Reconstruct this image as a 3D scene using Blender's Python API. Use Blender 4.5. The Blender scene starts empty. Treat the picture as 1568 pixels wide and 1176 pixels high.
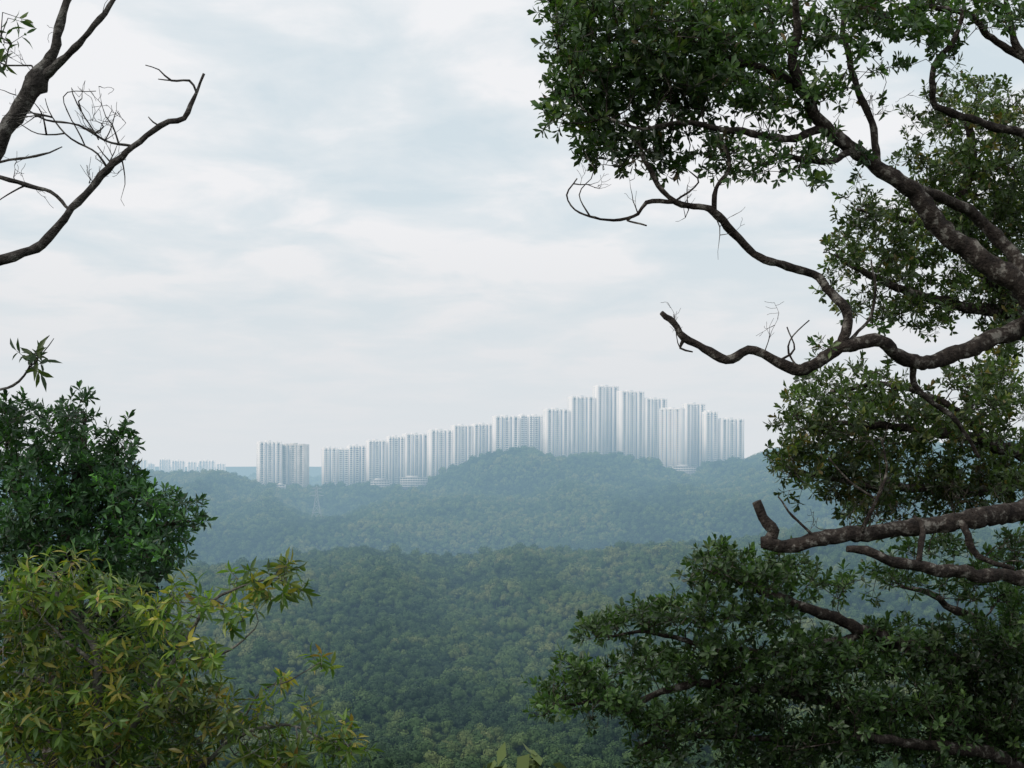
import bpy, math, numpy as np
from mathutils import Vector, noise, Matrix
rng=np.random.default_rng(7)
F=2154.0
def P(px,py,d): return np.array([(px-784)/F*d, d, (700-py)/F*d])
scene=bpy.context.scene
scene.view_settings.view_transform='Standard'; scene.view_settings.look='None'; scene.view_settings.exposure=0
# ---------------- camera
cam=bpy.data.cameras.new('camera'); co=bpy.data.objects.new('camera',cam); scene.collection.objects.link(co)
co.rotation_euler=(math.radians(90),0,0); cam.sensor_width=36; cam.lens=36*F/1568; cam.shift_y=112/1568
cam.clip_start=0.1; cam.clip_end=40000; scene.camera=co
# ---------------- node helpers
def mat_new(name):
    m=bpy.data.materials.new(name); m.use_nodes=True; nt=m.node_tree; nt.nodes.clear()
    out=nt.nodes.new('ShaderNodeOutputMaterial'); return m,nt,out
def N(nt,t,**k):
    n=nt.nodes.new(t)
    for a,b in k.items(): setattr(n,a,b)
    return n
def ramp(nt,stops):
    r=N(nt,'ShaderNodeValToRGB'); e=r.color_ramp.elements
    while len(e)<len(stops): e.new(0.5)
    for i,(p,c) in enumerate(stops):
        e[i].position=p; e[i].color=(c[0],c[1],c[2],1)
    return r
def simple_mat(name,c1,c2,scale=3,rough=.8,bump=0,spec=.3,coord='Object'):
    m,nt,out=mat_new(name); b=N(nt,'ShaderNodeBsdfPrincipled'); b.inputs['Roughness'].default_value=rough
    b.inputs['Specular IOR Level'].default_value=spec
    tc=N(nt,'ShaderNodeTexCoord'); no=N(nt,'ShaderNodeTexNoise'); no.inputs['Scale'].default_value=scale; no.inputs['Detail'].default_value=6
    nt.links.new(tc.outputs[coord],no.inputs['Vector'])
    r=ramp(nt,[(.35,c1),(.65,c2)]); nt.links.new(no.outputs['Fac'],r.inputs[0]); nt.links.new(r.outputs[0],b.inputs['Base Color'])
    nt.links.new(b.outputs[0],out.inputs[0]); return m
# ---------------- world
w=bpy.data.worlds.new('World'); scene.world=w; w.use_nodes=True; nt=w.node_tree; nt.nodes.clear()
sunv=Vector((-.75,-.45,.75)).normalized()
out=N(nt,'ShaderNodeOutputWorld'); bg=N(nt,'ShaderNodeBackground'); bg.inputs[1].default_value=.1
sky=N(nt,'ShaderNodeTexSky',sky_type='NISHITA'); sky.sun_disc=False
sky.sun_elevation=math.asin(sunv.z); sky.sun_rotation=math.atan2(sunv.x,sunv.y)%(2*math.pi)
tc=N(nt,'ShaderNodeTexCoord'); sp=N(nt,'ShaderNodeSeparateXYZ'); nt.links.new(tc.outputs['Generated'],sp.inputs[0])
def M(op,a,b=None,clamp=False):
    n=N(nt,'ShaderNodeMath',operation=op); n.use_clamp=clamp
    for i,v in enumerate((a,b)):
        if v is None: continue
        if isinstance(v,(int,float)): n.inputs[i].default_value=v
        else: nt.links.new(v,n.inputs[i])
    return n.outputs[0]
zc=M('ADD',M('MAXIMUM',sp.outputs[2],0.0),.16)
cx=M('DIVIDE',sp.outputs[0],zc); cy=M('DIVIDE',sp.outputs[1],zc)
cb=N(nt,'ShaderNodeCombineXYZ'); nt.links.new(cx,cb.inputs[0]); nt.links.new(cy,cb.inputs[1]); cb.inputs[2].default_value=6.2
n1=N(nt,'ShaderNodeTexNoise'); n1.inputs['Scale'].default_value=3.4; n1.inputs['Detail'].default_value=7; n1.inputs['Roughness'].default_value=.53; n1.inputs['Distortion'].default_value=.3
nt.links.new(cb.outputs[0],n1.inputs['Vector'])
n2=N(nt,'ShaderNodeTexNoise'); n2.inputs['Scale'].default_value=1.1; n2.inputs['Detail'].default_value=2
nt.links.new(cb.outputs[0],n2.inputs['Vector'])
s=M('ADD',M('MULTIPLY',n1.outputs['Fac'],.58),M('MULTIPLY',n2.outputs['Fac'],.42))
cr=ramp(nt,[(.41,(.655,.75,.81)),(.50,(.77,.83,.87)),(.575,(.92,.93,.95))]); nt.links.new(s,cr.inputs[0])
hz=M('MULTIPLY',M('MAXIMUM',sp.outputs[2],0.0),6.0,True); 
mh=N(nt,'ShaderNodeMixRGB'); nt.links.new(hz,mh.inputs[0]); mh.inputs[1].default_value=(.72,.74,.75,1); nt.links.new(cr.outputs[0],mh.inputs[2])
sc=N(nt,'ShaderNodeVectorMath',operation='SCALE'); sc.inputs['Scale'].default_value=10; nt.links.new(mh.outputs[0],sc.inputs[0])
mx=N(nt,'ShaderNodeMixRGB'); mx.inputs[0].default_value=.96; nt.links.new(sky.outputs[0],mx.inputs[1]); nt.links.new(sc.outputs[0],mx.inputs[2])
nt.links.new(mx.outputs[0],bg.inputs[0]); nt.links.new(bg.outputs[0],out.inputs[0])
sl=bpy.data.lights.new('sun','SUN'); sl.energy=1.5; sl.angle=math.radians(12); sl.color=(1,.96,.9)
so=bpy.data.objects.new('sun',sl); scene.collection.objects.link(so); so.rotation_euler=sunv.to_track_quat('Z','Y').to_euler()
# ---------------- mesh helpers
def mesh_obj(name,verts,faces_list,mat=None,parent=None,smooth=False,colors=None,link=True):
    me=bpy.data.meshes.new(name); verts=np.asarray(verts,dtype=np.float32)
    me.vertices.add(len(verts)); me.vertices.foreach_set('co',verts.ravel())
    idx=[];st=[];c=0
    for f in faces_list:
        f=np.asarray(f,dtype=np.int32)
        if len(f)==0: continue
        idx.append(f.ravel()); st.append(c+np.arange(len(f))*f.shape[1]); c+=f.size
    idx=np.concatenate(idx); st=np.concatenate(st)
    me.loops.add(len(idx)); me.loops.foreach_set('vertex_index',idx)
    me.polygons.add(len(st)); me.polygons.foreach_set('loop_start',st.astype(np.int32))
    me.update(calc_edges=True)
    if smooth: me.polygons.foreach_set('use_smooth',np.ones(len(st),dtype=bool))
    if colors is not None:
        a=me.color_attributes.new('tint','FLOAT_COLOR','POINT')
        cc=np.ones((len(verts),4),dtype=np.float32); cc[:,:3]=colors; a.data.foreach_set('color',cc.ravel())
    me.validate()
    if mat: me.materials.append(mat)
    o=bpy.data.objects.new(name,me)
    if link: scene.collection.objects.link(o)
    if parent: o.parent=parent
    return o
class Boxes:
    def __init__(s): s.v=[];s.f=[];s.n=0
    def add(s,x0,x1,y0,y1,z0,z1):
        s.v+= [(x0,y0,z0),(x1,y0,z0),(x1,y1,z0),(x0,y1,z0),(x0,y0,z1),(x1,y0,z1),(x1,y1,z1),(x0,y1,z1)]
        b=s.n; s.f+=[(b,b+3,b+2,b+1),(b+4,b+5,b+6,b+7),(b,b+1,b+5,b+4),(b+1,b+2,b+6,b+5),(b+2,b+3,b+7,b+6),(b+3,b,b+4,b+7)]; s.n+=8
    def obj(s,name,mat,parent=None): return mesh_obj(name,s.v,[s.f],mat,parent)
# ---------------- terrain
TH=7.0
def interp(px,tab): return np.interp(px,[t[0] for t in tab],[t[1] for t in tab])
A=[(-600,920),(200,892),(300,874),(440,852),(560,838),(680,850),(740,853),(800,842),(900,846),(1000,838),(1060,834),(1200,822),(1600,812),(2400,800)]
V=[(-600,800+70),(300,850+25),(900,880),(1600,850),(2400,840)]
B=[(-600,790),(0,800),(300,802),(450,806),(600,800),(750,812),(850,802),(950,786),(1100,776),(1200,768),(1600,750),(2400,740)]
B2=[(-600,745),(0,752),(300,764),(450,772),(600,775),(750,760),(850,752),(950,756),(1100,752),(1200,735),(1600,720),(2400,720)]
C=[(-600,715),(100,722),(210,727),(350,728),(400,748),(500,747),(560,746),(640,742),(680,728),(710,714),(740,704),(775,696),(805,694),(830,699),(850,708),(880,702),(905,699),(950,700),(975,706),(1000,708),(1020,716),(1060,724),(1080,714),(1130,709),(1160,701),(1200,692),(1400,680),(2400,700)]
def rowz(tab,y,th):
    return lambda x: (700-interp(x/y*F+784,tab))/F*y-th
knots=[(-400,lambda x:0*x+8),(-30,lambda x:0*x-0.6),(0,lambda x:0*x-1.6),(60,lambda x:0*x-23.5),(250,lambda x:0*x-82),(440,lambda x:0*x-123),
 (760,lambda x:0*x-101+.01*x),
 (1100,rowz(A,1100,TH)),(1290,rowz(V,1290,20)),(1500,rowz(B,1500,TH)),(1750,rowz(B2,1750,TH)),(2000,rowz(C,2000,TH)),(2120,rowz(C,2120,TH+2)),
 (2600,lambda x:0*x-85),(3200,lambda x:0*x-46),(4500,lambda x:0*x-95),(16000,lambda x:0*x-110)]
ky=[k[0] for k in knots]
def height(x,y,nz=True):
    x=np.asarray(x,float); K=len(ky)
    i=max(0,min(K-2,int(np.searchsorted(ky,y,side='right'))-1))
    z=[knots[j][1](x) for j in range(max(0,i-1),min(K,i+3))]
    j0=max(0,i-1); g=lambda j:z[j-j0]
    def tan(j):
        if j==0: return (g(1)-g(0))/(ky[1]-ky[0])
        if j==K-1: return (g(j)-g(j-1))/(ky[j]-ky[j-1])
        return (g(j+1)-g(j-1))/(ky[j+1]-ky[j-1])
    h=ky[i+1]-ky[i]; t=(y-ky[i])/h
    r=(2*t**3-3*t**2+1)*g(i)+(t**3-2*t**2+t)*h*tan(i)+(-2*t**3+3*t**2)*g(i+1)+(t**3-t**2)*h*tan(i+1)
    if nz:
        if y<420: a=min(1.,max(0,(y-100)/300))*4
        elif y<1100: a=4+13*math.sin(min(1,(y-420)/640)*math.pi)
        elif y<2000: a=2.5+17*abs(math.sin((y-1100)/900*math.pi*2))
        elif y<2200: a=2.0
        else: a=6.0
        if a>0:
            nn=np.array([noise.fractal(Vector((xx/170.+3,y/260.,1.3)),.8,2.1,3)+.9-1.8*abs(noise.noise(Vector((xx/120.+.002*y,y/420.,5.)))) -.4 for xx in np.atleast_1d(x)])
            r=r+a*nn.reshape(r.shape)
    return r
dx=12
xs=np.concatenate([-np.geomspace(1500,14000,18)[::-1],np.arange(-1488,1489,dx),np.geomspace(1500,14000,18)])
ys=np.concatenate([[-400,-200,-100,-50,-30,-15,0,8,16,24,32,40,50],np.arange(60,2500,12),np.geomspace(2510,16000,40)])
Z=np.array([height(xs,y) for y in ys])
X,Y=np.meshgrid(xs,ys); V3=np.stack([X,Y,Z],-1).reshape(-1,3)
nr,nc=len(ys),len(xs); ii=np.arange(nr-1)[:,None]*nc+np.arange(nc-1)[None]; ii=ii.ravel()
quads=np.stack([ii,ii+1,ii+nc+1,ii+nc],-1)
gm=simple_mat('ground_undergrowth',(.012,.022,.009),(.03,.045,.016),scale=.05,rough=.95,spec=.1)
mesh_obj('hillside_terrain',V3,[quads],gm,smooth=True)
def zat(x,y):
    i=int(np.clip(np.searchsorted(ys,y)-1,0,nr-2)); t=(y-ys[i])/(ys[i+1]-ys[i])
    return (1-t)*np.interp(x,xs,Z[i])+t*np.interp(x,xs,Z[i+1])
# ---------------- buildings
wallm=simple_mat('white_render',(.80,.80,.80),(.88,.88,.87),scale=.06,rough=.8)
glassm=simple_mat('window_glass',(.13,.16,.19),(.24,.27,.3),scale=.2,rough=.25,spec=.5)
greym=simple_mat('grey_recess',(.34,.38,.43),(.44,.48,.52),scale=.08,rough=.8)
conc=simple_mat('unfinished_concrete',(.50,.49,.46),(.64,.63,.6),scale=.1,rough=.9)
podm=simple_mat('weathered_render',(.50,.51,.51),(.62,.62,.61),scale=.1,rough=.9)
foot=[]
def tower(px0,px1,top,base,d,ang=24,name='apartment_tower',wall=wallm,fh=3.0,style=0):
    W=(px1-px0)/F*d; th=math.radians(ang); dep=13.
    fw=max(8,(W-dep*abs(math.sin(th)))/math.cos(th))
    zt=(700-top)/F*d; zb=(700-base)/F*d-14; H=zt-zb
    cx=((px0+px1)/2-784)/F*d
    e=bpy.data.objects.new(name,None); scene.collection.objects.link(e); e.location=(cx,d,zb); e.rotation_euler=(0,0,th)
    foot.append((cx,d,fw/2+6))
    wl=Boxes(); gl=Boxes(); gr=Boxes(); rf=Boxes()
    hw=fw/2; hd=dep/2; Hm=H-2.2
    gr.add(-hw+.3,hw-.3,-hd+.8,hd-.8,0,Hm-.5)
    nb=3 if fw>22 else 2
    gap=2.8; bw=(fw-gap*(nb-1))/nb
    nf=int(Hm/fh)
    for b in range(nb):
        x0=-hw+b*(bw+gap); x1=x0+bw
        pr=0 if (b%2 or nb==2) else 1.8
        pw=.33
        tall=.9
        wl.add(x0,x0+bw*pw,-hd-pr,hd+pr*.5,0,Hm+tall)
        wl.add(x1-bw*pw,x1,-hd-pr,hd+pr*.5,0,Hm+tall)
        wl.add(x0+bw*pw,x1-bw*pw,-hd+.3,hd-.3,0,Hm+.5)
        wl.add(x0+bw*(pw+.005),x1-bw*(pw+.005),-hd-pr*.9,-hd+.29,Hm-2.2,Hm+.85)
        if b<nb-1: wl.add(x1+.01,x1+gap-.01,-hd+.5,hd-.5,Hm-1.8,Hm+.7)
        for k in range(nf):
            z=k*fh
            for c in (x0+bw*pw*.6,x1-bw*pw*.6):
                gl.add(c-.6,c+.6,-hd-pr-.05,-hd-pr+.3,z+1,z+2.3)
                gl.add(c-.6,c+.6,hd+pr*.5-.3,hd+pr*.5+.05,z+1,z+2.3)
            gl.add(x0+bw*(pw+.03),x1-bw*(pw+.03),-hd+.2,-hd+.5,z+.4,z+2.4)
            gl.add(x0+bw*(pw+.03),x1-bw*(pw+.03),hd-.5,hd-.2,z+.4,z+2.4)
            if z+3<Hm-2.3:
                wl.add(x0+bw*(pw+.005),x1-bw*(pw+.005),-hd-pr*.6-.3,-hd-pr*.6-.15,z+.1,z+1.0)
                wl.add(x0+bw*(pw+.005),x1-bw*(pw+.005),-hd-pr*.6-.3,-hd+.19,z-.08,z+.08)
    for k in range(nf):
        z=k*fh
        for sx in (-1,1):
            a,b=sorted((sx*(hw-.2),sx*(hw+.05))); gl.add(a,b,.8,2.2,z+1,z+2.3)
    rf.add(-hw*.35,hw*.15,-3,3.5,Hm-.2,H+.6); rf.add(hw*.45,hw*.8,-2.5,3,Hm-.2,H-.6)
    rf.add(-hw*.85,-hw*.6,-2,3,Hm-.2,H-.3)
    wl.obj('walls',wall,e); gl.obj('windows',glassm,e); gr.obj('recess',greym,e); rf.obj('roof',wall,e)
    return e
T=[(493,516,684,742),(515,533,686,742),(531,559,681,742),(561,590,673,740),(592,618,667,738),(617,655,663,738),(655,692,657,738),(691,722,650,728),(722,755,648,712),
 (754,794,636,704),(793,806,634,704),(805,833,635,704),(832,870,625,706),(870,909,606,708),(908,946,590,708),(945,985,598,708),(983,1020,609,712),
 (1045,1078,617,716),(1076,1098,629,716),(1097,1138,640,716)]
for i,(a,b,t,bs) in enumerate(T):
    tower(a-1,b+1,t,bs,2060+ (i%3)*12+ (abs(i-12))*2, ang=20+ (i*7%9))
tower(1011,1048,624,730,2018,ang=-32)
tower(393,431,675,752,2005,ang=24,wall=wallm); tower(430,473,679,750,2018,ang=-18,wall=conc)
def lowblock(px0,px1,top,base,d,name):
    x0=(px0-784)/F*d; x1=(px1-784)/F*d; z1=(700-top)/F*d; z0=(700-base)/F*d-8
    e=bpy.data.objects.new(name,None); scene.collection.objects.link(e)
    wl=Boxes(); gl=Boxes(); 
    cx=(x0+x1)/2; e.location=(cx,d,z0); h=z1-z0; hw=(x1-x0)/2; foot.append((cx,d-4,hw+1))
    wl.add(-hw,hw,-5,5,0,h); wl.add(-hw*.6,hw*.3,-3,3,h,h+2.2)
    n=int(h/3.2)
    for k in range(n):
        z=h-3.2*(k+1); wl.add(-hw-.6,hw+.6,-5.8,-5,z+2.7,z+3.19)
        m=max(3,int(hw*2/3.5))
        for j in range(m):
            c=-hw+(j+.5)*hw*2/m; gl.add(c-1.1,c+1.1,-5.06,-4.8,z+.9,z+2.3)
    wl.obj('walls',podm,e); gl.obj('windows',glassm,e)
lowblock(424,437,742,753,1975,'podium_building'); lowblock(1030,1065,714,731,1982,'podium_building')
lowblock(613,655,731,740,1988,'podium_building'); lowblock(568,597,735,741,1988,'podium_building')
for a,b,t in [(200,226,703),(226,238,709),(243,262,702),(262,284,704),(286,302,706),(303,330,704),(330,346,709)]:
    tower(a,b,t,730,3150+(a%5)*10,ang=15)
# transmission pylon
def edges_tube(p0,p1,r0,r1,n=4):
    p0=np.asarray(p0);p1=np.asarray(p1); d=p1-p0; L=np.linalg.norm(d,axis=1,keepdims=True); d=d/np.maximum(L,1e-6)
    a=np.where(np.abs(d[:,2:3])<.9,np.array([[0,0,1.]]),np.array([[1.,0,0]])); u=np.cross(d,a); u/=np.linalg.norm(u,axis=1,keepdims=True); v=np.cross(d,u)
    vs=[]
    for p,r in ((p0,r0),(p1,r1)):
        for k in range(n):
            t=2*math.pi*k/n; vs.append(p+(u*math.cos(t)+v*math.sin(t))*np.asarray(r).reshape(-1,1))
    vs=np.stack(vs,1); E=len(p0); b=np.arange(E)[:,None]*2*n; fs=[]
    for k in range(n):
        k2=(k+1)%n; fs.append(np.concatenate([b+k,b+k2,b+n+k2,b+n+k],1))
    return vs.reshape(-1,3),np.concatenate(fs,0)
def pylon(px,base,top,d):
    c=P(px,base,d); H=(base-top)/F*d; p0=[];p1=[]
    lv=[0,.25,.45,.6,.72,.82,.9,1.]; wd=[.16,.11,.07,.05,.035,.03,.028,.005]
    cor=lambda i:[np.array([sx*wd[i]*H,sy*wd[i]*H,lv[i]*H]) for sx,sy in((-1,-1),(1,-1),(1,1),(-1,1))]
    for i in range(7):
        a=cor(i);b=cor(i+1)
        for k in range(4):
            p0+=[a[k],a[k],a[(k+1)%4],b[k]]; p1+=[b[k],b[(k+1)%4],b[k],b[(k+1)%4]]
    for z,l in((.72,.2),(.82,.17),(.92,.14)):
        for s in(-1,1):
            p0+=[np.array([0,0,z*H])]*2; p1+=[np.array([s*l*H,0,z*H]),np.array([s*l*H,0,z*H+.01*H])]
            p0+=[np.array([0,0,z*H+.04*H])]; p1+=[np.array([s*l*H,0,z*H])]
    v,f=edges_tube(p0,p1,np.full(len(p0),.13),np.full(len(p0),.13))
    o=mesh_obj('transmission_tower',v,[f],simple_mat('galvanised_steel',(.3,.32,.33),(.38,.4,.41),rough=.6)); o.location=c
pylon(485,798,744,1640)
# ---------------- forest (instanced crowns)
def forest_mat():
    m,nt,out=mat_new('forest_foliage'); b=N(nt,'ShaderNodeBsdfPrincipled'); b.inputs['Roughness'].default_value=.7; b.inputs['Specular IOR Level'].default_value=.2
    oi=N(nt,'ShaderNodeObjectInfo'); g=N(nt,'ShaderNodeNewGeometry'); no=N(nt,'ShaderNodeTexNoise'); no.inputs['Scale'].default_value=.009; no.inputs['Detail'].default_value=5; no.inputs['Roughness'].default_value=.6
    nt.links.new(g.outputs['Position'],no.inputs['Vector'])
    r=ramp(nt,[(0,(.020,.045,.018)),(.4,(.048,.092,.028)),(.7,(.085,.135,.038)),(1,(.15,.175,.06))]); 
    m1=N(nt,'ShaderNodeMath',operation='MULTIPLY_ADD'); nt.links.new(oi.outputs['Random'],m1.inputs[0]); m1.inputs[1].default_value=.7
    m2=N(nt,'ShaderNodeMath',operation='MULTIPLY_ADD'); nt.links.new(no.outputs['Fac'],m2.inputs[0]); m2.inputs[1].default_value=2.6; m2.inputs[2].default_value=-1.1
    nt.links.new(m2.outputs[0],m1.inputs[2]); nt.links.new(m1.outputs[0],r.inputs[0]); nt.links.new(r.outputs[0],b.inputs['Base Color'])
    nt.links.new(b.outputs[0],out.inputs[0]); return m
fm=forest_mat(); fcol=bpy.data.collections.new('forest_crowns'); NV=7
def rand_dirs(n):
    v=rng.normal(size=(n,3)); return v/np.linalg.norm(v,axis=1,keepdims=True)
for k in range(NV):
    vs=[];fs=[];c0=0
    nl=rng.integers(5,9)
    lobes=[(np.array([0,0,4.9]),2.1)]+[(np.array([math.cos(t)*rr,math.sin(t)*rr,rng.uniform(2.6,5)]),rng.uniform(1.1,1.8)) for t,rr in zip(rng.uniform(0,6.28,nl),rng.uniform(1.2,2.5,nl))]
    for c,r in lobes:
        n=int(22*r*r)
        dr=rand_dirs(n); dr[:,2]=np.abs(dr[:,2])*1.0-.25*(rng.random(n)<.4)
        dr/=np.linalg.norm(dr,axis=1,keepdims=True)
        pos=c+dr*r*rng.uniform(.82,1.15,(n,1))
        nn=dr+rng.normal(size=(n,3))*.45; nn/=np.linalg.norm(nn,axis=1,keepdims=True)
        a=np.cross(nn,rand_dirs(n)); a/=np.linalg.norm(a,axis=1,keepdims=True); b=np.cross(nn,a)
        s_=rng.uniform(.22,.46,(n,1))
        q=np.stack([pos-a*s_,pos-b*s_*.7,pos+a*s_,pos+b*s_*.7],1); vs.append(q.reshape(-1,3)); fs.append(c0+np.arange(n*4).reshape(-1,4)); c0+=n*4
        th=np.linspace(0,2*math.pi,9)[:-1]; ph=np.array([-.9,-.3,.35,1.0])
        core=np.array([[math.cos(p)*math.cos(t),math.cos(p)*math.sin(t),math.sin(p)] for p in ph for t in th]); 
        core=c+core*r*.84*rng.uniform(.85,1.05,(len(core),1)); vs.append(core)
        f=[]; 
        for i in range(3):
            for j in range(8): f.append((c0+i*8+j,c0+i*8+(j+1)%8,c0+(i+1)*8+(j+1)%8,c0+(i+1)*8+j))
        f.append((c0+24,c0+26,c0+28,c0+30)); fs.append(np.array(f)); c0+=len(core)
    v,f=edges_tube([[0,0,-1.]],[[0,0,4.]],[.25],[.12],5); vs.append(v); fs.append(f+c0)
    o=mesh_obj('crown_%d'%k,np.concatenate(vs),[np.concatenate(fs)],fm,link=False); fcol.objects.link(o)
pts=[]
def scatter(y0,y1,sp,hs,big=.06,lo=.6,hi=1.3):
    y=y0
    while y<y1:
        lim=.40*y+60; x=np.arange(-lim,lim,sp)+rng.uniform(-.45,.45,len(np.arange(-lim,lim,sp)))*sp
        yy=y+rng.uniform(-.45,.45,len(x))*sp
        for a,b in zip(x,yy):
            if any(abs(a-fx)<fr and abs(b-fy)<13 for fx,fy,fr in foot if abs(b-fy)<14): continue
            pts.append((a,b,zat(a,b),hs*rng.uniform(lo,hi)*(rng.uniform(1.2,1.6) if rng.random()<big else 1)))
        y+=sp*.9
scatter(75,440,8,1.35); scatter(440,1150,5.3,.95,.09,.5,1.35); scatter(1150,1930,6.0,1.02,.09,.5,1.35); scatter(1930,2030,6,1.0,.25,.5,1.6); scatter(2030,2140,7,1.0); scatter(2900,3150,9,1.2)
pts=np.array(pts); print('FOREST',len(pts))
me=bpy.data.meshes.new('forest_canopy'); me.vertices.add(len(pts)); me.vertices.foreach_set('co',pts[:,:3].astype(np.float32).ravel())
n=len(pts)
a=me.attributes.new('idx','INT','POINT'); a.data.foreach_set('value',rng.integers(0,NV,n).astype(np.int32))
a=me.attributes.new('rot','FLOAT_VECTOR','POINT'); rr=np.zeros((n,3),np.float32); rr[:,2]=rng.uniform(0,6.28,n); rr[:,:2]=rng.normal(size=(n,2))*.08; a.data.foreach_set('vector',rr.ravel())
a=me.attributes.new('scl','FLOAT_VECTOR','POINT'); ss=np.repeat(pts[:,3:4],3,1)*rng.uniform(.85,1.15,(n,3)); a.data.foreach_set('vector',ss.astype(np.float32).ravel())
fo=bpy.data.objects.new('forest_canopy',me); scene.collection.objects.link(fo)
ng=bpy.data.node_groups.new('forest_scatter','GeometryNodeTree')
ng.interface.new_socket(name='Geometry',in_out='INPUT',socket_type='NodeSocketGeometry'); ng.interface.new_socket(name='Geometry',in_out='OUTPUT',socket_type='NodeSocketGeometry')
gi=ng.nodes.new('NodeGroupInput'); go=ng.nodes.new('NodeGroupOutput'); ci=ng.nodes.new('GeometryNodeCollectionInfo'); ip=ng.nodes.new('GeometryNodeInstanceOnPoints')
ci.inputs['Collection'].default_value=fcol; ci.inputs['Separate Children'].default_value=True; ci.inputs['Reset Children'].default_value=True
ip.inputs['Pick Instance'].default_value=True
def na(nm,t):
    q=ng.nodes.new('GeometryNodeInputNamedAttribute'); q.data_type=t; q.inputs['Name'].default_value=nm; return q.outputs[0]
e2r=ng.nodes.new('FunctionNodeEulerToRotation')
L=ng.links.new
L(gi.outputs[0],ip.inputs['Points']); L(ci.outputs[0],ip.inputs['Instance']); L(na('idx','INT'),ip.inputs['Instance Index'])
L(na('rot','FLOAT_VECTOR'),e2r.inputs[0]); L(e2r.outputs[0],ip.inputs['Rotation']); L(na('scl','FLOAT_VECTOR'),ip.inputs['Scale']); L(ip.outputs[0],go.inputs[0])
md=fo.modifiers.new('scatter','NODES'); md.node_group=ng
# ---------------- haze: absorbing volume over the far hills, its emission imitating scattered daylight
m,nt,out=mat_new('glowing_haze')
ab=N(nt,'ShaderNodeVolumeAbsorption'); em=N(nt,'ShaderNodeEmission'); ad=N(nt,'ShaderNodeAddShader')
S=np.array([1.75e-4,2.85e-4,3.65e-4]); Lh=np.array([.74,.775,.81]); dens=6e-4
ab.inputs['Density'].default_value=dens; ab.inputs['Color'].default_value=(*(1-S/dens),1)
e_=S*Lh; mxv=e_.max(); em.inputs['Color'].default_value=(*(e_/mxv),1); em.inputs['Strength'].default_value=float(mxv)
nt.links.new(ab.outputs[0],ad.inputs[0]); nt.links.new(em.outputs[0],ad.inputs[1]); nt.links.new(ad.outputs[0],out.inputs['Volume'])
hb=Boxes(); hb.add(-3000,3000,450,3600,-260,260); hb.obj('haze',m)
# ---------------- foreground trees
def bark(name,c1,c2,c3):
    m,nt,out=mat_new(name); b=N(nt,'ShaderNodeBsdfPrincipled'); b.inputs['Roughness'].default_value=.9; b.inputs['Specular IOR Level'].default_value=.15
    tc=N(nt,'ShaderNodeTexCoord'); no=N(nt,'ShaderNodeTexNoise'); no.inputs['Scale'].default_value=14; no.inputs['Detail'].default_value=8; no.inputs['Roughness'].default_value=.65
    n2=N(nt,'ShaderNodeTexNoise'); n2.inputs['Scale'].default_value=60; n2.inputs['Detail'].default_value=4
    nt.links.new(tc.outputs['Object'],no.inputs['Vector']); nt.links.new(tc.outputs['Object'],n2.inputs['Vector'])
    r=ramp(nt,[(.38,c1),(.54,c2),(.62,c3)]); nt.links.new(no.outputs['Fac'],r.inputs[0]); nt.links.new(r.outputs[0],b.inputs['Base Color'])
    bm=N(nt,'ShaderNodeBump'); bm.inputs['Strength'].default_value=1; bm.inputs['Distance'].default_value=.02
    nt.links.new(n2.outputs['Fac'],bm.inputs['Height']); nt.links.new(bm.outputs[0],b.inputs['Normal']); nt.links.new(b.outputs[0],out.inputs[0]); return m
bark1=bark('dark_bark',(.022,.017,.015),(.055,.043,.036),(.21,.19,.165))
bark2=bark('grey_bark',(.03,.026,.024),(.07,.062,.056),(.17,.16,.145))
bark3=bark('pale_bark',(.08,.075,.065),(.16,.15,.13),(.26,.25,.22))
def leafmat(name,rough=.42,tr=.3):
    m,nt,out=mat_new(name); b=N(nt,'ShaderNodeBsdfPrincipled'); b.inputs['Roughness'].default_value=rough; b.inputs['Specular IOR Level'].default_value=.4
    at=N(nt,'ShaderNodeAttribute'); at.attribute_name='tint'; tl=N(nt,'ShaderNodeBsdfTranslucent'); mx=N(nt,'ShaderNodeMixShader'); mx.inputs[0].default_value=tr
    g=N(nt,'ShaderNodeMixRGB',blend_type='MULTIPLY'); g.inputs[0].default_value=1; g.inputs[2].default_value=(1.5,1.8,.6,1)
    nt.links.new(at.outputs['Color'],b.inputs['Base Color']); nt.links.new(at.outputs['Color'],g.inputs[1]); nt.links.new(g.outputs[0],tl.inputs[0])
    nt.links.new(b.outputs[0],mx.inputs[1]); nt.links.new(tl.outputs[0],mx.inputs[2]); nt.links.new(mx.outputs[0],out.inputs[0]); return m
lm=leafmat('leaf')
def catmull(pts,step):
    pts=np.array(pts,float); Pn=np.vstack([2*pts[0]-pts[1],pts,2*pts[-1]-pts[-2]]); o=[]
    for i in range(1,len(Pn)-2):
        p0,p1,p2,p3=Pn[i-1:i+3]; n=max(2,int(np.linalg.norm((p2-p1)[:3])/step)+1)
        for t in np.arange(n)/n:
            o.append(.5*((2*p1)+(-p0+p2)*t+(2*p0-5*p1+4*p2-p3)*t*t+(-p0+3*p1-3*p2+p3)*t**3))
    o.append(pts[-1]); return np.array(o)
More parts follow.
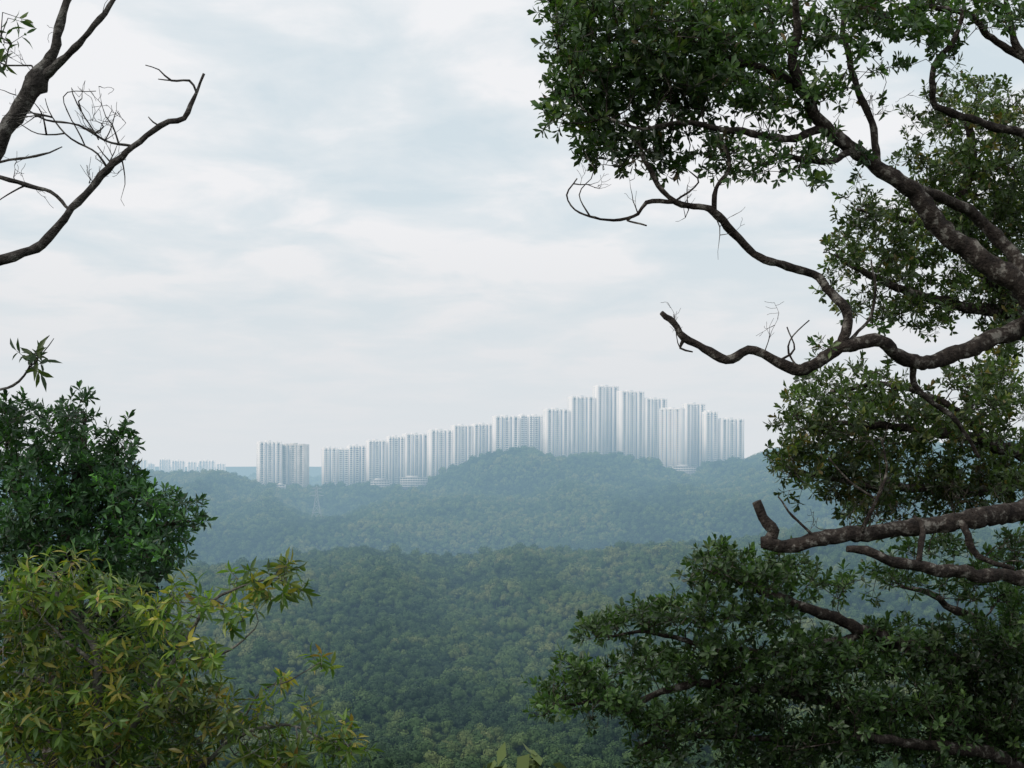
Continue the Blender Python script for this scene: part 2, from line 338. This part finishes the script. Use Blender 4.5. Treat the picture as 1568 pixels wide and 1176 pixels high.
def sweep(pts,rad,sides,seed=0):
    pts=np.array(pts); n=len(pts); tg=np.gradient(pts,axis=0); tg/=np.linalg.norm(tg,axis=1,keepdims=True)
    u=np.cross(tg[0],[0.3,1,.2]); u/=np.linalg.norm(u); vs=[]
    for i in range(n):
        u=u-tg[i]*np.dot(u,tg[i]); u/=np.linalg.norm(u); v=np.cross(tg[i],u)
        for k in range(sides):
            t=2*math.pi*k/sides; dvec=u*math.cos(t)+v*math.sin(t)
            q=pts[i]+dvec*rad[i]
            f=1+.26*noise.noise(Vector(q*9.+seed))+.30*noise.noise(Vector(q*26.))
            vs.append(pts[i]+dvec*rad[i]*f)
    fs=[]
    for i in range(n-1):
        for k in range(sides): fs.append((i*sides+k,i*sides+(k+1)%sides,(i+1)*sides+(k+1)%sides,(i+1)*sides+k))
    vs.append(pts[0]); vs.append(pts[-1]); a=n*sides; tri=[]
    for k in range(sides): tri.append((a,(k+1)%sides,k)); tri.append((a+1,(n-1)*sides+k,(n-1)*sides+(k+1)%sides))
    return np.array(vs),np.array(fs),np.array(tri)
def norm(v): return v/np.maximum(np.linalg.norm(v,axis=-1,keepdims=True),1e-9)
LT=np.array([[0,0,0],[-.30,.35,.03],[0,.35,-.03],[.30,.35,.03],[-.5,.68,.02],[0,.70,-.05],[.5,.68,.02],[0,1,-.10]])
LQ=np.array([[1,4,5,2],[2,5,6,3]]); LTr=np.array([[0,1,2],[0,2,3],[4,7,5],[5,7,6]])
LE=np.array([[0,0,0],[-.42,.3,.03],[0,.3,-.03],[.42,.3,.03],[-.45,.6,-.02],[0,.62,-.08],[.45,.6,-.02],[0,1,-.22]])
def leaves_mesh(name,base,dr,axis,Ln,Wd,cols,tmpl,mat,parent):
    side=norm(np.cross(dr,axis)); nr_=norm(np.cross(side,dr))
    t=tmpl[None]; v=base[:,None]+side[:,None]*t[:,:,0:1]*Wd[:,None,None]+dr[:,None]*t[:,:,1:2]*Ln[:,None,None]+nr_[:,None]*t[:,:,2:3]*Ln[:,None,None]
    n=len(base); b=np.arange(n)[:,None,None]*8
    q=(b+LQ[None]).reshape(-1,4); tr=(b+LTr[None]).reshape(-1,3)
    mesh_obj(name,v.reshape(-1,3),[q,tr],mat,parent,colors=np.repeat(cols,8,0))
def build_tree(name,limbs,blobs,spec,seed,barkm,twigs=0,extra_tips=(),ws=1.):
    R=np.random.default_rng(seed); e=bpy.data.objects.new(name,None); scene.collection.objects.link(e)
    pos=[];par=[]; VS=[];FS=[];TS=[];c0=0
    for li,l in enumerate(limbs):
        q=[]
        for (px,py,wd,d) in l:
            p=P(px,py,d); q.append([*p,wd*(ws if wd>16 else 1-(1-ws)*max(0,(wd-8)/8))/2/F*d])
        c=catmull(q,.045); c[:,3]=np.maximum(c[:,3],.0015)
        big=c[:,3].max()
        jit=np.array([[noise.noise(Vector((p[0]*6+k*9,p[1]*6,p[2]*6+seed)))+.3*noise.noise(Vector((p[0]*15+k*9,p[1]*15,p[2]*15+seed))) for k in range(3)] for p in c[:,:3]])*min(.028,.35*big+.010)
        c[:,:3]+=jit
        v,f,t=sweep(c[:,:3],c[:,3],12 if big>.03 else (8 if big>.012 else 5),seed)
        VS.append(v);FS.append(f+c0);TS.append(t+c0);c0+=len(v)
        s0=len(pos)
        for i,p in enumerate(c):
            pos.append(p[:3]); par.append(-1 if i==0 else s0+i-1)
    mesh_obj('limbs',np.concatenate(VS),[np.concatenate(FS),np.concatenate(TS)],barkm,e,smooth=True)
    at=[]
    for bl in blobs:
        cx_,cy_,rx,ry,d,den=bl[:6]; dz=bl[6] if len(bl)>6 else .5
        n=max(2,int(math.pi*rx*ry/spec['cell']*den))
        u=norm(R.normal(size=(n,3)))*(R.random((n,1))**.42)
        for a in u: at.append(P(cx_+rx*a[0],cy_+ry*a[1],d+dz*a[2]))
    NL=len(pos); cap=NL+len(at)*14+10; PA=np.zeros((cap,3)); PA[:NL]=pos; PL=np.zeros(cap); cnt=NL
    par=list(par); tips=[]; DR=np.zeros((cap,3)); DR[1:NL]=norm(PA[1:NL]-PA[:NL-1])
    if at:
        at=np.array(at); dl=np.array([np.min(np.sum((PA[:NL]-a)**2,1)) for a in at]); at=at[np.argsort(dl)]
    for a in at:
        df=a-PA[:cnt]; d2=np.sqrt((df**2).sum(1)); cost=d2+.25*PL[:cnt]+ .3*d2*(DR[:cnt]*df).sum(1).clip(None,0)/-(d2+1e-6)
        j=int(np.argmin(cost)); D=d2[j]
        if D<.01: continue
        n=int(min(12,max(1,round(D/.1)))); p0=PA[j]; ctrl=p0+DR[j]*D*.35+(a-p0)*.25+np.array([0,0,.06*D])
        prev=j
        for k in range(1,n+1):
            t=k/n; q=(1-t)**2*p0+2*t*(1-t)*ctrl+t*t*a
            if k<n: q=q+R.normal(size=3)*.010*min(1.,D*3)
            PA[cnt]=q; DR[cnt]=norm(q-PA[prev]); PL[cnt]=PL[prev]+D/n; par.append(prev); prev=cnt; cnt+=1
            if cnt>=cap-15: break
        tips.append(prev)
        if cnt>=cap-15: break
    acc=np.zeros(cnt); tip=spec.get('tip',.0022)
    for i in range(cnt-1,NL-1,-1):
        if acc[i]==0: acc[i]=tip**2.4
        if par[i]>=NL: acc[par[i]]+=acc[i]
    rr=np.minimum(acc**(1/2.4),.022)
    idx=np.arange(NL,cnt); pa=np.array([par[i] for i in idx],dtype=int)
    E0=[];E1=[];R0=[];R1=[]
    if len(idx):
        r1=rr[idx]; r0=np.where(pa>=NL,rr[pa],r1*1.1); E0.append(PA[pa]);E1.append(PA[idx]);R0.append(r0);R1.append(r1)
    if tips and spec.get('leaves',True):
        tips=np.array(tips); K=spec['shoots']; B=np.repeat(PA[tips],K,0); AX=np.repeat(DR[tips],K,0)
        n=len(B)
        AXn=norm(AX*.5+R.normal(size=(n,3))*.75+np.array([0,0,spec.get('up',.45)]))
        ln=spec['shoot']*R.uniform(.4,1.2,(n,1)); TP=B+AXn*ln
        E0.append(B);E1.append(TP);R0.append(np.full(n,tip*.9));R1.append(np.full(n,tip*.6))
        m=spec['leafn']; nb=n*m; ax=np.repeat(AXn,m,0); tp=np.repeat(TP,m,0); k=np.tile(np.arange(m),n)
        keep=R.random(nb)<spec.get('keep',.9)
        u=norm(np.cross(ax,R.normal(size=(n,3)).repeat(m,0))); v=np.cross(ax,u)
        az=k*2.4+R.normal(size=nb)*.3; po=np.radians(spec['pol0']+(spec['pol1']-spec['pol0'])*k/m+R.normal(size=nb)*12)
        dr=ax*np.cos(po)[:,None]+(u*np.cos(az)[:,None]+v*np.sin(az)[:,None])*np.sin(po)[:,None]
        dr=norm(dr+np.array([0,0,-spec.get('droop',0)])+R.normal(size=(nb,3))*.08)
        base=tp-ax*(k/m*spec['span'])[:,None]
        Ln=spec['L']*R.uniform(.6,1.2,nb); Wd=Ln*spec['W']*R.uniform(.8,1.15,nb)
        pal=np.array(spec['pal'])*spec.get('gain',1.); pw=np.array(spec['pw']); pw=pw/pw.sum()
        clump=np.repeat(R.choice(len(pal),n,p=pw),m); own=R.choice(len(pal),nb,p=pw)
        ch=np.where(R.random(nb)<.6,clump,own); cols=pal[ch]*R.uniform(.7,1.3,(nb,1))*np.repeat(R.uniform(.8,1.25,(n,1)),m,0)
        pn=np.array([noise.noise(Vector(b_*1.4)) for b_ in B]); cols=cols*np.repeat(1+.8*pn,m)[:,None]
        s=keep
        leaves_mesh('leaves',base[s],dr[s],ax[s]+R.normal(size=(nb,3))[s]*.05,Ln[s],Wd[s],cols[s],LE if spec.get('long') else LT,lm,e)
        print(name,'leaves',int(s.sum()))
    if twigs:
        seeds=[(PA[i],DR[i],.22) for i in R.choice(np.arange(1,NL),twigs)]
        while seeds:
            p,dv,Lg=seeds.pop(); dv=norm(dv*.4+R.normal(size=3)*np.array([.7,.5,.7])+np.array([0,0,.25])); n=6; q=p
            L_=Lg*R.uniform(.5,1.4); r=.0045*(L_/.25)
            for k in range(n):
                q2=q+dv*L_/n; E0.append(q[None]);E1.append(q2[None]); R0.append(np.array([max(.0012,r*(1-k/n))]));R1.append(np.array([max(.001,r*(1-(k+1)/n))]))
                dv=norm(dv+R.normal(size=3)*.22+np.array([0,0,.06])); q=q2
                if Lg>.08 and R.random()<.4: seeds.append((q,dv,Lg*.55))
    if E0:
        v,f=edges_tube(np.concatenate(E0),np.concatenate(E1),np.concatenate(R0),np.concatenate(R1),5)
        mesh_obj('twigs',v,[f],barkm,e,smooth=True)
    return e
dark=[(.022,.042,.016),(.032,.06,.02),(.045,.078,.024),(.065,.09,.028),(.07,.05,.022)]
specR=dict(cell=370,shoots=3,shoot=.105,leafn=10,pol0=20,pol1=95,span=.05,L=.064,W=.42,up=.45,pal=dark,pw=[3,4,3,1,.25],keep=.88,gain=1.5)
RL=[
 [(1760,2250,110,10),(1740,1500,95,10),(1725,1000,80,9.8),(1700,700,70,9.5),(1640,540,56,9.2),(1568,445,46,9),(1500,395,42,9),(1445,355,38,9),(1400,298,34,9),(1350,262,30,9),(1305,228,28,9),(1262,195,26,8.9),(1238,150,22,8.8),(1216,95,18,8.7),(1222,40,14,8.6),(1212,-40,10,8.5)],
 [(1600,470,30,9.1),(1560,400,26,9.3),(1515,350,24,9.4),(1460,310,22,9.3),(1400,288,20,9.1)],
 [(1262,195,18,8.9),(1215,210,14,8.8),(1160,208,12,8.6),(1100,195,10,8.5),(1040,188,8,8.5),(985,198,6,8.4),(930,180,4,8.4)],
 [(1238,150,16,8.8),(1190,112,13,8.8),(1125,95,11,8.8),(1060,62,9,8.8),(1000,45,7,8.8),(930,60,5,8.8),(880,90,3,8.8)],
 [(1345,262,15,9),(1335,190,12,9.1),(1305,110,10,9.1),(1292,40,8,9.2),(1295,-40,6,9.2)],
 [(1305,228,12,9),(1260,250,9,8.8),(1200,240,7,8.7),(1150,262,4,8.6)],
 [(1720,260,40,9.6),(1620,225,26,9.5),(1568,205,18,9.4),(1500,188,15,9.3),(1435,160,12,9.2),(1430,110,10,9.2),(1465,50,8,9.2),(1480,-30,6,9.2)],
 [(1568,90,14,9.4),(1520,60,12,9.4),(1480,20,10,9.3),(1400,10,8,9.2),(1330,30,6,9.2)],[(1640,150,22,9.6),(1568,90,14,9.4),(1545,20,10,9.4),(1540,-40,8,9.4)],
 [(1290,530,20,8.6),(1294,482,18,8.6),(1262,432,17,8.6),(1235,414,16,8.6),(1180,400,14,8.5),(1138,373,13,8.5),(1097,326,13,8.4),(1070,315,11,8.4),(1032,306,10,8.4),(1000,275,8,8.4),(985,240,6,8.4),(975,210,4,8.4)],
 [(1032,306,8,8.4),(990,313,7,8.4),(978,328,5,8.4),(940,337,4,8.4),(905,332,3.5,8.3),(880,322,3,8.3),(867,298,2.5,8.3),(882,275,2,8.3)],
 [(978,328,4,8.4),(960,338,3,8.4),(990,345,2.5,8.3)],[(905,332,3,8.3),(885,300,2,8.3),(905,275,1.8,8.3)],
 [(1095,325,9,8.4),(1096,290,7,8.4),(1118,255,6,8.5),(1110,225,5,8.5)],
 [(1032,306,4,8.4),(1070,280,3,8.4),(1055,262,2,8.4)],
 [(1008,482,9,8.6),(1038,500,12,8.6),(1050,515,13,8.6),(1080,532,15,8.6),(1112,548,17,8.6),(1150,538,17,8.6),(1190,552,20,8.6),(1225,570,22,8.6),(1270,548,24,8.6),(1298,530,26,8.6),(1345,524,26,8.7),(1392,552,26,8.8),(1435,552,27,8.9),(1490,530,30,9),(1568,498,34,9.2),(1650,470,40,9.4),(1700,520,50,9.5)],
 [(1050,515,6,8.6),(1042,532,4,8.6),(1062,538,2,8.6)],[(1392,552,12,8.8),(1410,600,9,8.9),(1460,640,7,9),(1500,700,5,9.1)],
 [(1225,570,4,8.6),(1205,530,3,8.6),(1240,490,2,8.6)],[(1190,552,4,8.6),(1215,535,3,8.6),(1205,500,2,8.6)],[(1298,525,6,8.6),(1330,490,5,8.7),(1340,440,4,8.7),(1335,400,3,8.8)],
 [(1158,770,15,8),(1166,792,19,8),(1184,812,22,8),(1176,832,22,8)],
 [(1164,832,24,8),(1220,834,27,8),(1300,819,29,8.1),(1360,815,31,8.2),(1450,802,34,8.3),(1568,780,40,8.6),(1660,750,48,9),(1720,760,60,9.6)],
 [(1297,838,12,7.9),(1340,850,19,7.9),(1400,866,21,8),(1450,876,25,8.1),(1568,884,30,8.4),(1680,900,40,9),(1728,960,50,9.7)],
 [(1320,816,7,8.1),(1342,765,6,8.1),(1358,715,4,8.1),(1350,670,2.5,8.1)],[(1405,862,9,8),(1412,815,9,8.1),(1400,790,5,8.2)],[(1342,765,4,8.1),(1300,735,3,8.1),(1270,700,2,8.1)],
 [(1470,800,14,8.3),(1500,850,10,8.3),(1550,870,8,8.4)],[(1250,828,5,8),(1215,790,4,8),(1190,760,2,8)],
]
RB=[(880,60,46,62,8.6,1.6),(866,150,38,55,8.6,1.6),(930,110,60,80,8.7,1.6),(935,210,62,50,8.6,1.4),(1000,60,70,60,8.8,1.5),(1020,150,70,60,8.7,1.5),(1000,240,58,30,8.6,1.2),(1090,50,70,50,8.8,1.4),(1110,130,60,60,8.7,1.2),(1095,228,65,32,8.6,1.0),
 (1180,60,60,55,8.8,1.05),(1185,175,55,50,8.7,.8),(1170,255,50,26,8.6,.9),(1240,245,45,35,8.7,.7),(1275,50,70,50,9,.8),(1360,35,70,45,9.1,.95),(1440,30,80,48,9.2,.9),(1530,20,50,35,9.3,.9),(1250,120,55,45,8.8,.5),(1330,120,50,55,9,.4),(1430,95,50,28,9.2,.5),(950,10,100,30,8.8,1.6),(860,20,30,40,8.7,1.3),(1225,285,45,22,8.6,.4),(1110,10,120,25,8.8,1.3),(1300,250,30,22,8.8,.5),(1300,10,120,30,9,.9),(1180,110,70,50,9.6,.7),(1060,100,120,70,9.6,.7),
 (1260,540,35,15,8.7,.4),(1330,480,22,22,8.8,.25)]
build_tree('broadleaf_tree',RL,RB,specR,11,bark1,twigs=80,ws=.80)
s2=dict(specR); s2.update(cell=270,L=.066,shoot=.13,pal=[(.028,.045,.016),(.04,.062,.02),(.055,.085,.026),(.09,.10,.03),(.10,.075,.025)],pw=[3,4,2,1,.4])
ML=[[(1850,1800,70,13.5),(1800,1200,66,13.3),(1740,800,60,13),(1650,560,44,13),(1568,480,32,13),(1500,400,24,13),(1470,320,18,12.9),(1490,240,14,12.9),(1480,180,10,12.9)],[(1568,480,22,13),(1480,470,17,12.8),(1400,450,13,12.6),(1330,420,10,12.5),(1280,390,6,12.4)],
 [(1500,400,14,13),(1430,350,11,12.8),(1360,330,8,12.7),(1310,320,5,12.6)],[(1740,800,36,13),(1620,720,26,12.4),(1520,680,20,12),(1420,660,15,11.7),(1320,650,10,11.5),(1240,650,6,11.3)],[(1620,720,22,12.4),(1500,750,16,11.9),(1380,745,12,11.6),(1280,735,8,11.4),(1200,715,5,11.3)],[(1520,680,14,12),(1450,620,11,11.8),(1360,590,8,11.6),(1270,600,5,11.4)]]
MB=[(1440,180,50,42,12.8,1.2),(1505,165,60,48,12.9,1.4),(1540,240,60,80,13,1.7),(1400,240,32,30,12.7,1),(1470,260,65,55,12.9,1.5),(1330,330,55,44,12.6,1.2),(1300,395,46,46,12.5,1.2),(1370,400,60,60,12.6,1.5),(1440,330,65,60,12.8,1.5),(1510,400,80,90,13,1.8),(1350,470,60,34,12.6,1),(1430,470,65,45,12.8,1.3),(1545,500,45,60,13,1.6),(1540,330,60,80,13.2,1.6),(1270,440,18,25,12.4,.7),
 (1258,605,52,36,11.4,1.3),(1330,592,60,34,11.5,1.1),(1240,660,50,48,11.3,1.5),(1330,660,70,60,11.6,1.8),(1430,650,60,50,11.8,1.8),(1525,610,60,60,12,1.7),(1250,728,65,40,11.4,1.5),(1195,705,30,28,11.3,1.2),(1340,740,70,45,11.6,1.8),(1450,740,70,60,11.8,1.9),(1540,710,55,75,12,1.9),(1350,785,70,28,11.7,1.1),(1490,580,60,22,12,.7)]
build_tree('broadleaf_tree',ML,[b+(.9,) for b in MB],s2,12,bark1,twigs=20)
s3=dict(specR); s3.update(cell=290,L=.064,shoot=.115,pal=[(.02,.04,.014),(.03,.056,.018),(.042,.075,.023),(.06,.095,.028)],pw=[3,4,3,1],up=.8,gain=1.5)
LL=[[(1700,2200,80,11.5),(1690,1600,74,11.3),(1650,1250,60,11),(1560,1060,36,10.6),(1450,1010,26,10.4),(1330,970,20,10.2),(1240,932,15,10),(1180,912,11,10),(1120,890,7,10),(1080,870,4,10)],
 [(1650,1250,40,11),(1500,1110,26,10.5),(1350,1085,20,10.2),(1200,1060,16,10),(1060,1048,12,9.8),(965,1075,9,9.7),(900,1075,6,9.6),(850,1080,3,9.6)],
 [(1330,970,12,10.2),(1260,985,11,10.1),(1190,1000,10,10),(1090,990,8,9.9),(1000,968,6,9.8),(930,975,4,9.8)],[(1350,1085,14,10.2),(1240,1130,11,10),(1120,1130,9,9.9),(1020,1125,6,9.8),(975,1150,4,9.8)],
 [(1700,1400,40,11.2),(1560,1180,24,10.2),(1400,1140,16,9.8),(1300,1130,10,9.6)],[(1560,1060,20,10.6),(1500,960,14,10.6),(1420,910,9,10.5),(1380,895,5,10.5)]]
LB=[(1095,858,45,22,10,1.7),(1110,893,62,26,10,1.9),(1190,885,60,36,10,1.7),(850,1078,40,24,9.6,1.9),(893,1040,48,26,9.6,1.9),(925,1085,60,28,9.7,1.8),(1000,1030,66,30,9.8,1.9),(925,970,42,24,9.8,1.9),(1000,955,60,24,9.8,2),(1075,945,55,28,9.9,1.8),(1090,1015,70,36,9.9,2),(1010,1110,55,32,9.8,1.6),(1010,1160,50,22,9.8,1.5),(1110,1105,80,48,9.9,1.9),(1180,950,60,36,10,1.5),(1190,1045,80,46,10,1.9),
 (1275,900,60,24,10.2,1.0),(1270,1020,80,50,10.1,1.8),(1380,1000,80,48,10.3,1.8),(1480,1010,80,58,10.5,1.9),(1550,980,50,80,10.6,1.9),(1200,1150,90,45,10,1.8),(1320,1120,90,65,10,1.9),(1440,1110,90,80,10.2,1.9),(1540,1110,80,90,10.4,2),(1380,892,60,22,10.5,1.2),(1490,905,70,28,10.6,1.3),(1550,850,40,40,10.8,1.5),(1440,845,60,25,10.8,1.0)]
build_tree('broadleaf_tree',LL,[b+(.6,) for b in LB],s3,13,bark1,twigs=20)
s4=dict(specR); s4.update(cell=280,L=.09,W=.36,shoot=.14,pal=[(.018,.042,.02),(.026,.06,.024),(.036,.08,.03),(.06,.15,.03)],pw=[4,4,3,.6],up=.5,gain=1.5)
DL=[[(60,1950,60,13),(70,1400,52,13),(90,1100,42,13),(100,900,30,13),(110,780,20,13),(125,700,12,13),(130,640,5,13)],[(95,950,20,13),(150,870,15,12.8),(210,820,11,12.7),(260,800,7,12.6),(305,795,3,12.6)],[(100,900,16,13),(50,820,12,13.2),(20,740,8,13.2),(10,660,4,13.2)],[(110,780,10,13),(160,730,7,13),(185,690,4,13)],[(95,950,14,13),(180,930,10,12.7),(240,900,5,12.6)]]
DB=[(15,655,50,40,13.2,1.6),(105,655,50,32,13,1.5),(160,700,46,42,13,1.5),(60,730,80,50,13.1,1.8),(150,765,80,55,13,1.8),(235,775,50,28,12.7,1.3),(282,795,38,24,12.6,1.3),(60,820,80,60,13,1.9),(170,840,80,50,12.9,1.9),(245,842,45,40,12.7,1.6),(60,900,80,50,13,1.9),(200,905,70,45,12.8,1.8),(100,980,120,60,13.2,1.8),(200,1010,90,60,13.2,1.8),(80,1090,110,70,13.4,1.7),(220,1110,90,60,13.4,1.6),(128,622,14,14,13,1.3),(185,668,18,16,13,1.2),(40,625,20,12,13.1,1)]
build_tree('evergreen_tree',DL,[b+(.8,) for b in DB],s4,14,bark1)
s5=dict(cell=340,shoots=2,shoot=.12,leafn=9,pol0=30,pol1=105,span=.07,L=.088,W=.27,up=.4,droop=.24,long=True,pal=[(.06,.105,.026),(.09,.145,.03),(.15,.185,.036),(.25,.215,.045),(.19,.12,.035)],pw=[4,4,3,1.7,.35],keep=.88,gain=1.3)
YL=[[(150,2000,40,8.3),(155,1500,34,8.2),(152,1200,22,8),(150,1080,15,8),(148,1000,12,8),(125,960,9,8),(95,920,7,8),(80,880,4,8)],[(148,1020,8,8),(120,995,6,8),(95,975,4,8),(60,940,3,8)],[(152,1200,13,8),(210,1100,10,7.9),(270,1010,8,7.9),(310,940,6,7.8),(350,905,4,7.8),(420,885,2.5,7.8)],[(155,1400,14,8.1),(260,1230,10,8),(350,1140,7,7.9),(430,1110,5,7.8),(500,1130,3.5,7.8),(545,1140,2,7.8)],[(150,1080,7,8),(60,1040,5,8.1),(0,1020,3,8.1)],[(270,1010,5,7.9),(340,1000,4,7.8),(390,965,2.5,7.8)],[(350,1140,4,7.9),(400,1060,3,7.8),(440,1045,2,7.8),(490,1015,1.5,7.8)],[(155,1300,8,8.1),(60,1180,6,8.1),(20,1120,4,8.1)]]
YB=[(80,885,55,32,8,1),(40,935,60,45,8,1),(150,935,60,45,8,1),(60,1010,80,45,8.1,1.1),(170,1010,75,50,8,1.0),(255,965,45,40,7.9,.8),(305,915,45,28,7.8,.8),(372,892,45,16,7.8,1.2),(425,885,24,24,7.8,1.5),(440,930,18,16,7.8,1),(300,1010,45,35,7.9,.8),(380,950,35,18,7.8,.6),(270,1080,80,50,7.9,1.1),(120,1100,110,65,8,1.3),(350,1110,65,42,7.9,1),(450,1105,45,22,7.8,.6),(525,1140,40,22,7.8,1.3),(420,1155,60,25,7.8,1.2),(30,1110,60,80,8.1,1.3),(200,1160,140,30,8,1.3),(430,1050,30,15,7.8,.5),(490,1015,12,12,7.8,.6)]
build_tree('young_broadleaf_tree',YL,[b+(.45,) for b in YB],s5,15,bark3,twigs=25)
s6=dict(s5); s6.update(shoots=1,leafn=5,L=.085,pal=[(.03,.055,.02),(.05,.07,.02)],pw=[1,1],keep=.9,cell=330)
BL=[[(-190,2100,90,7.4),(-190,1300,76,7.3),(-180,700,60,7.2),(-140,430,44,7.1),(-60,300,34,7),(0,218,27,7),(35,162,26,7),(50,138,34,7),(62,122,38,7),(74,98,20,7),(90,52,15,7),(103,2,12,7),(112,-60,9,7)],
 [(60,126,20,7),(92,96,12,6.95),(130,56,10,6.9),(175,2,8,6.9),(195,-30,6,6.9)],
 [(-170,560,34,7.2),(-90,430,24,7),(-40,408,20,6.9),(0,402,17,6.8),(45,386,15,6.8),(76,364,14,6.8),(104,326,13,6.8),(130,296,12,6.8),(165,257,11,6.8),(205,222,10,6.8),(250,196,8,6.8),(284,178,8,6.8),(300,150,6,6.8),(315,112,4,6.8)],
 [(302,140,4,6.8),(292,120,3.5,6.8),(262,122,3,6.8),(242,108,2.5,6.8),(222,102,1.5,6.8)],[(262,122,2,6.8),(240,122,1.5,6.8)],
 [(-60,250,8,7),(0,272,7,6.9),(40,285,7,6.9),(80,294,6.5,6.85),(108,320,6,6.8)],
 [(205,222,5,6.8),(160,215,4,6.8),(120,192,4,6.8),(70,182,3,6.8),(35,165,2,6.8)],[(165,257,4,6.8),(150,236,3.5,6.8),(110,214,3,6.8),(80,178,2,6.8),(70,150,1.3,6.8)],
 [(-20,248,5,7),(40,241,4,6.9),(75,233,3,6.9),(95,226,2,6.9)],[(200,222,4,6.8),(178,250,2.5,6.8),(150,225,2,6.8)],[(150,215,2.5,6.8),(120,160,2,6.8),(112,135,1.2,6.8)],[(40,285,3,6.9),(10,300,2,6.9),(-5,310,1.5,6.9)],
 [(250,196,3,6.8),(236,188,2,6.8),(228,180,1.3,6.8)],[(160,215,2.5,6.8),(172,190,1.8,6.8),(178,172,1.2,6.8)],[(100,205,3,6.8),(60,205,2,6.8),(30,190,1.4,6.8)],[(130,225,2.5,6.8),(100,150,1.8,6.8),(148,140,1.2,6.8)],
 [(-90,640,7,7.2),(-20,605,5,7),(20,590,4,7),(45,562,3.5,7),(58,535,2.5,7),(75,515,1.5,7)],[(45,562,2.5,7),(60,548,2,7),(82,520,1.2,7)]]
build_tree('bare_tree',BL,[(50,550,12,22,7,3,.1),(8,60,14,50,7,1.5,.15),(5,100,10,20,7,1.5,.1)],s6,16,bark2,twigs=20,ws=.95)
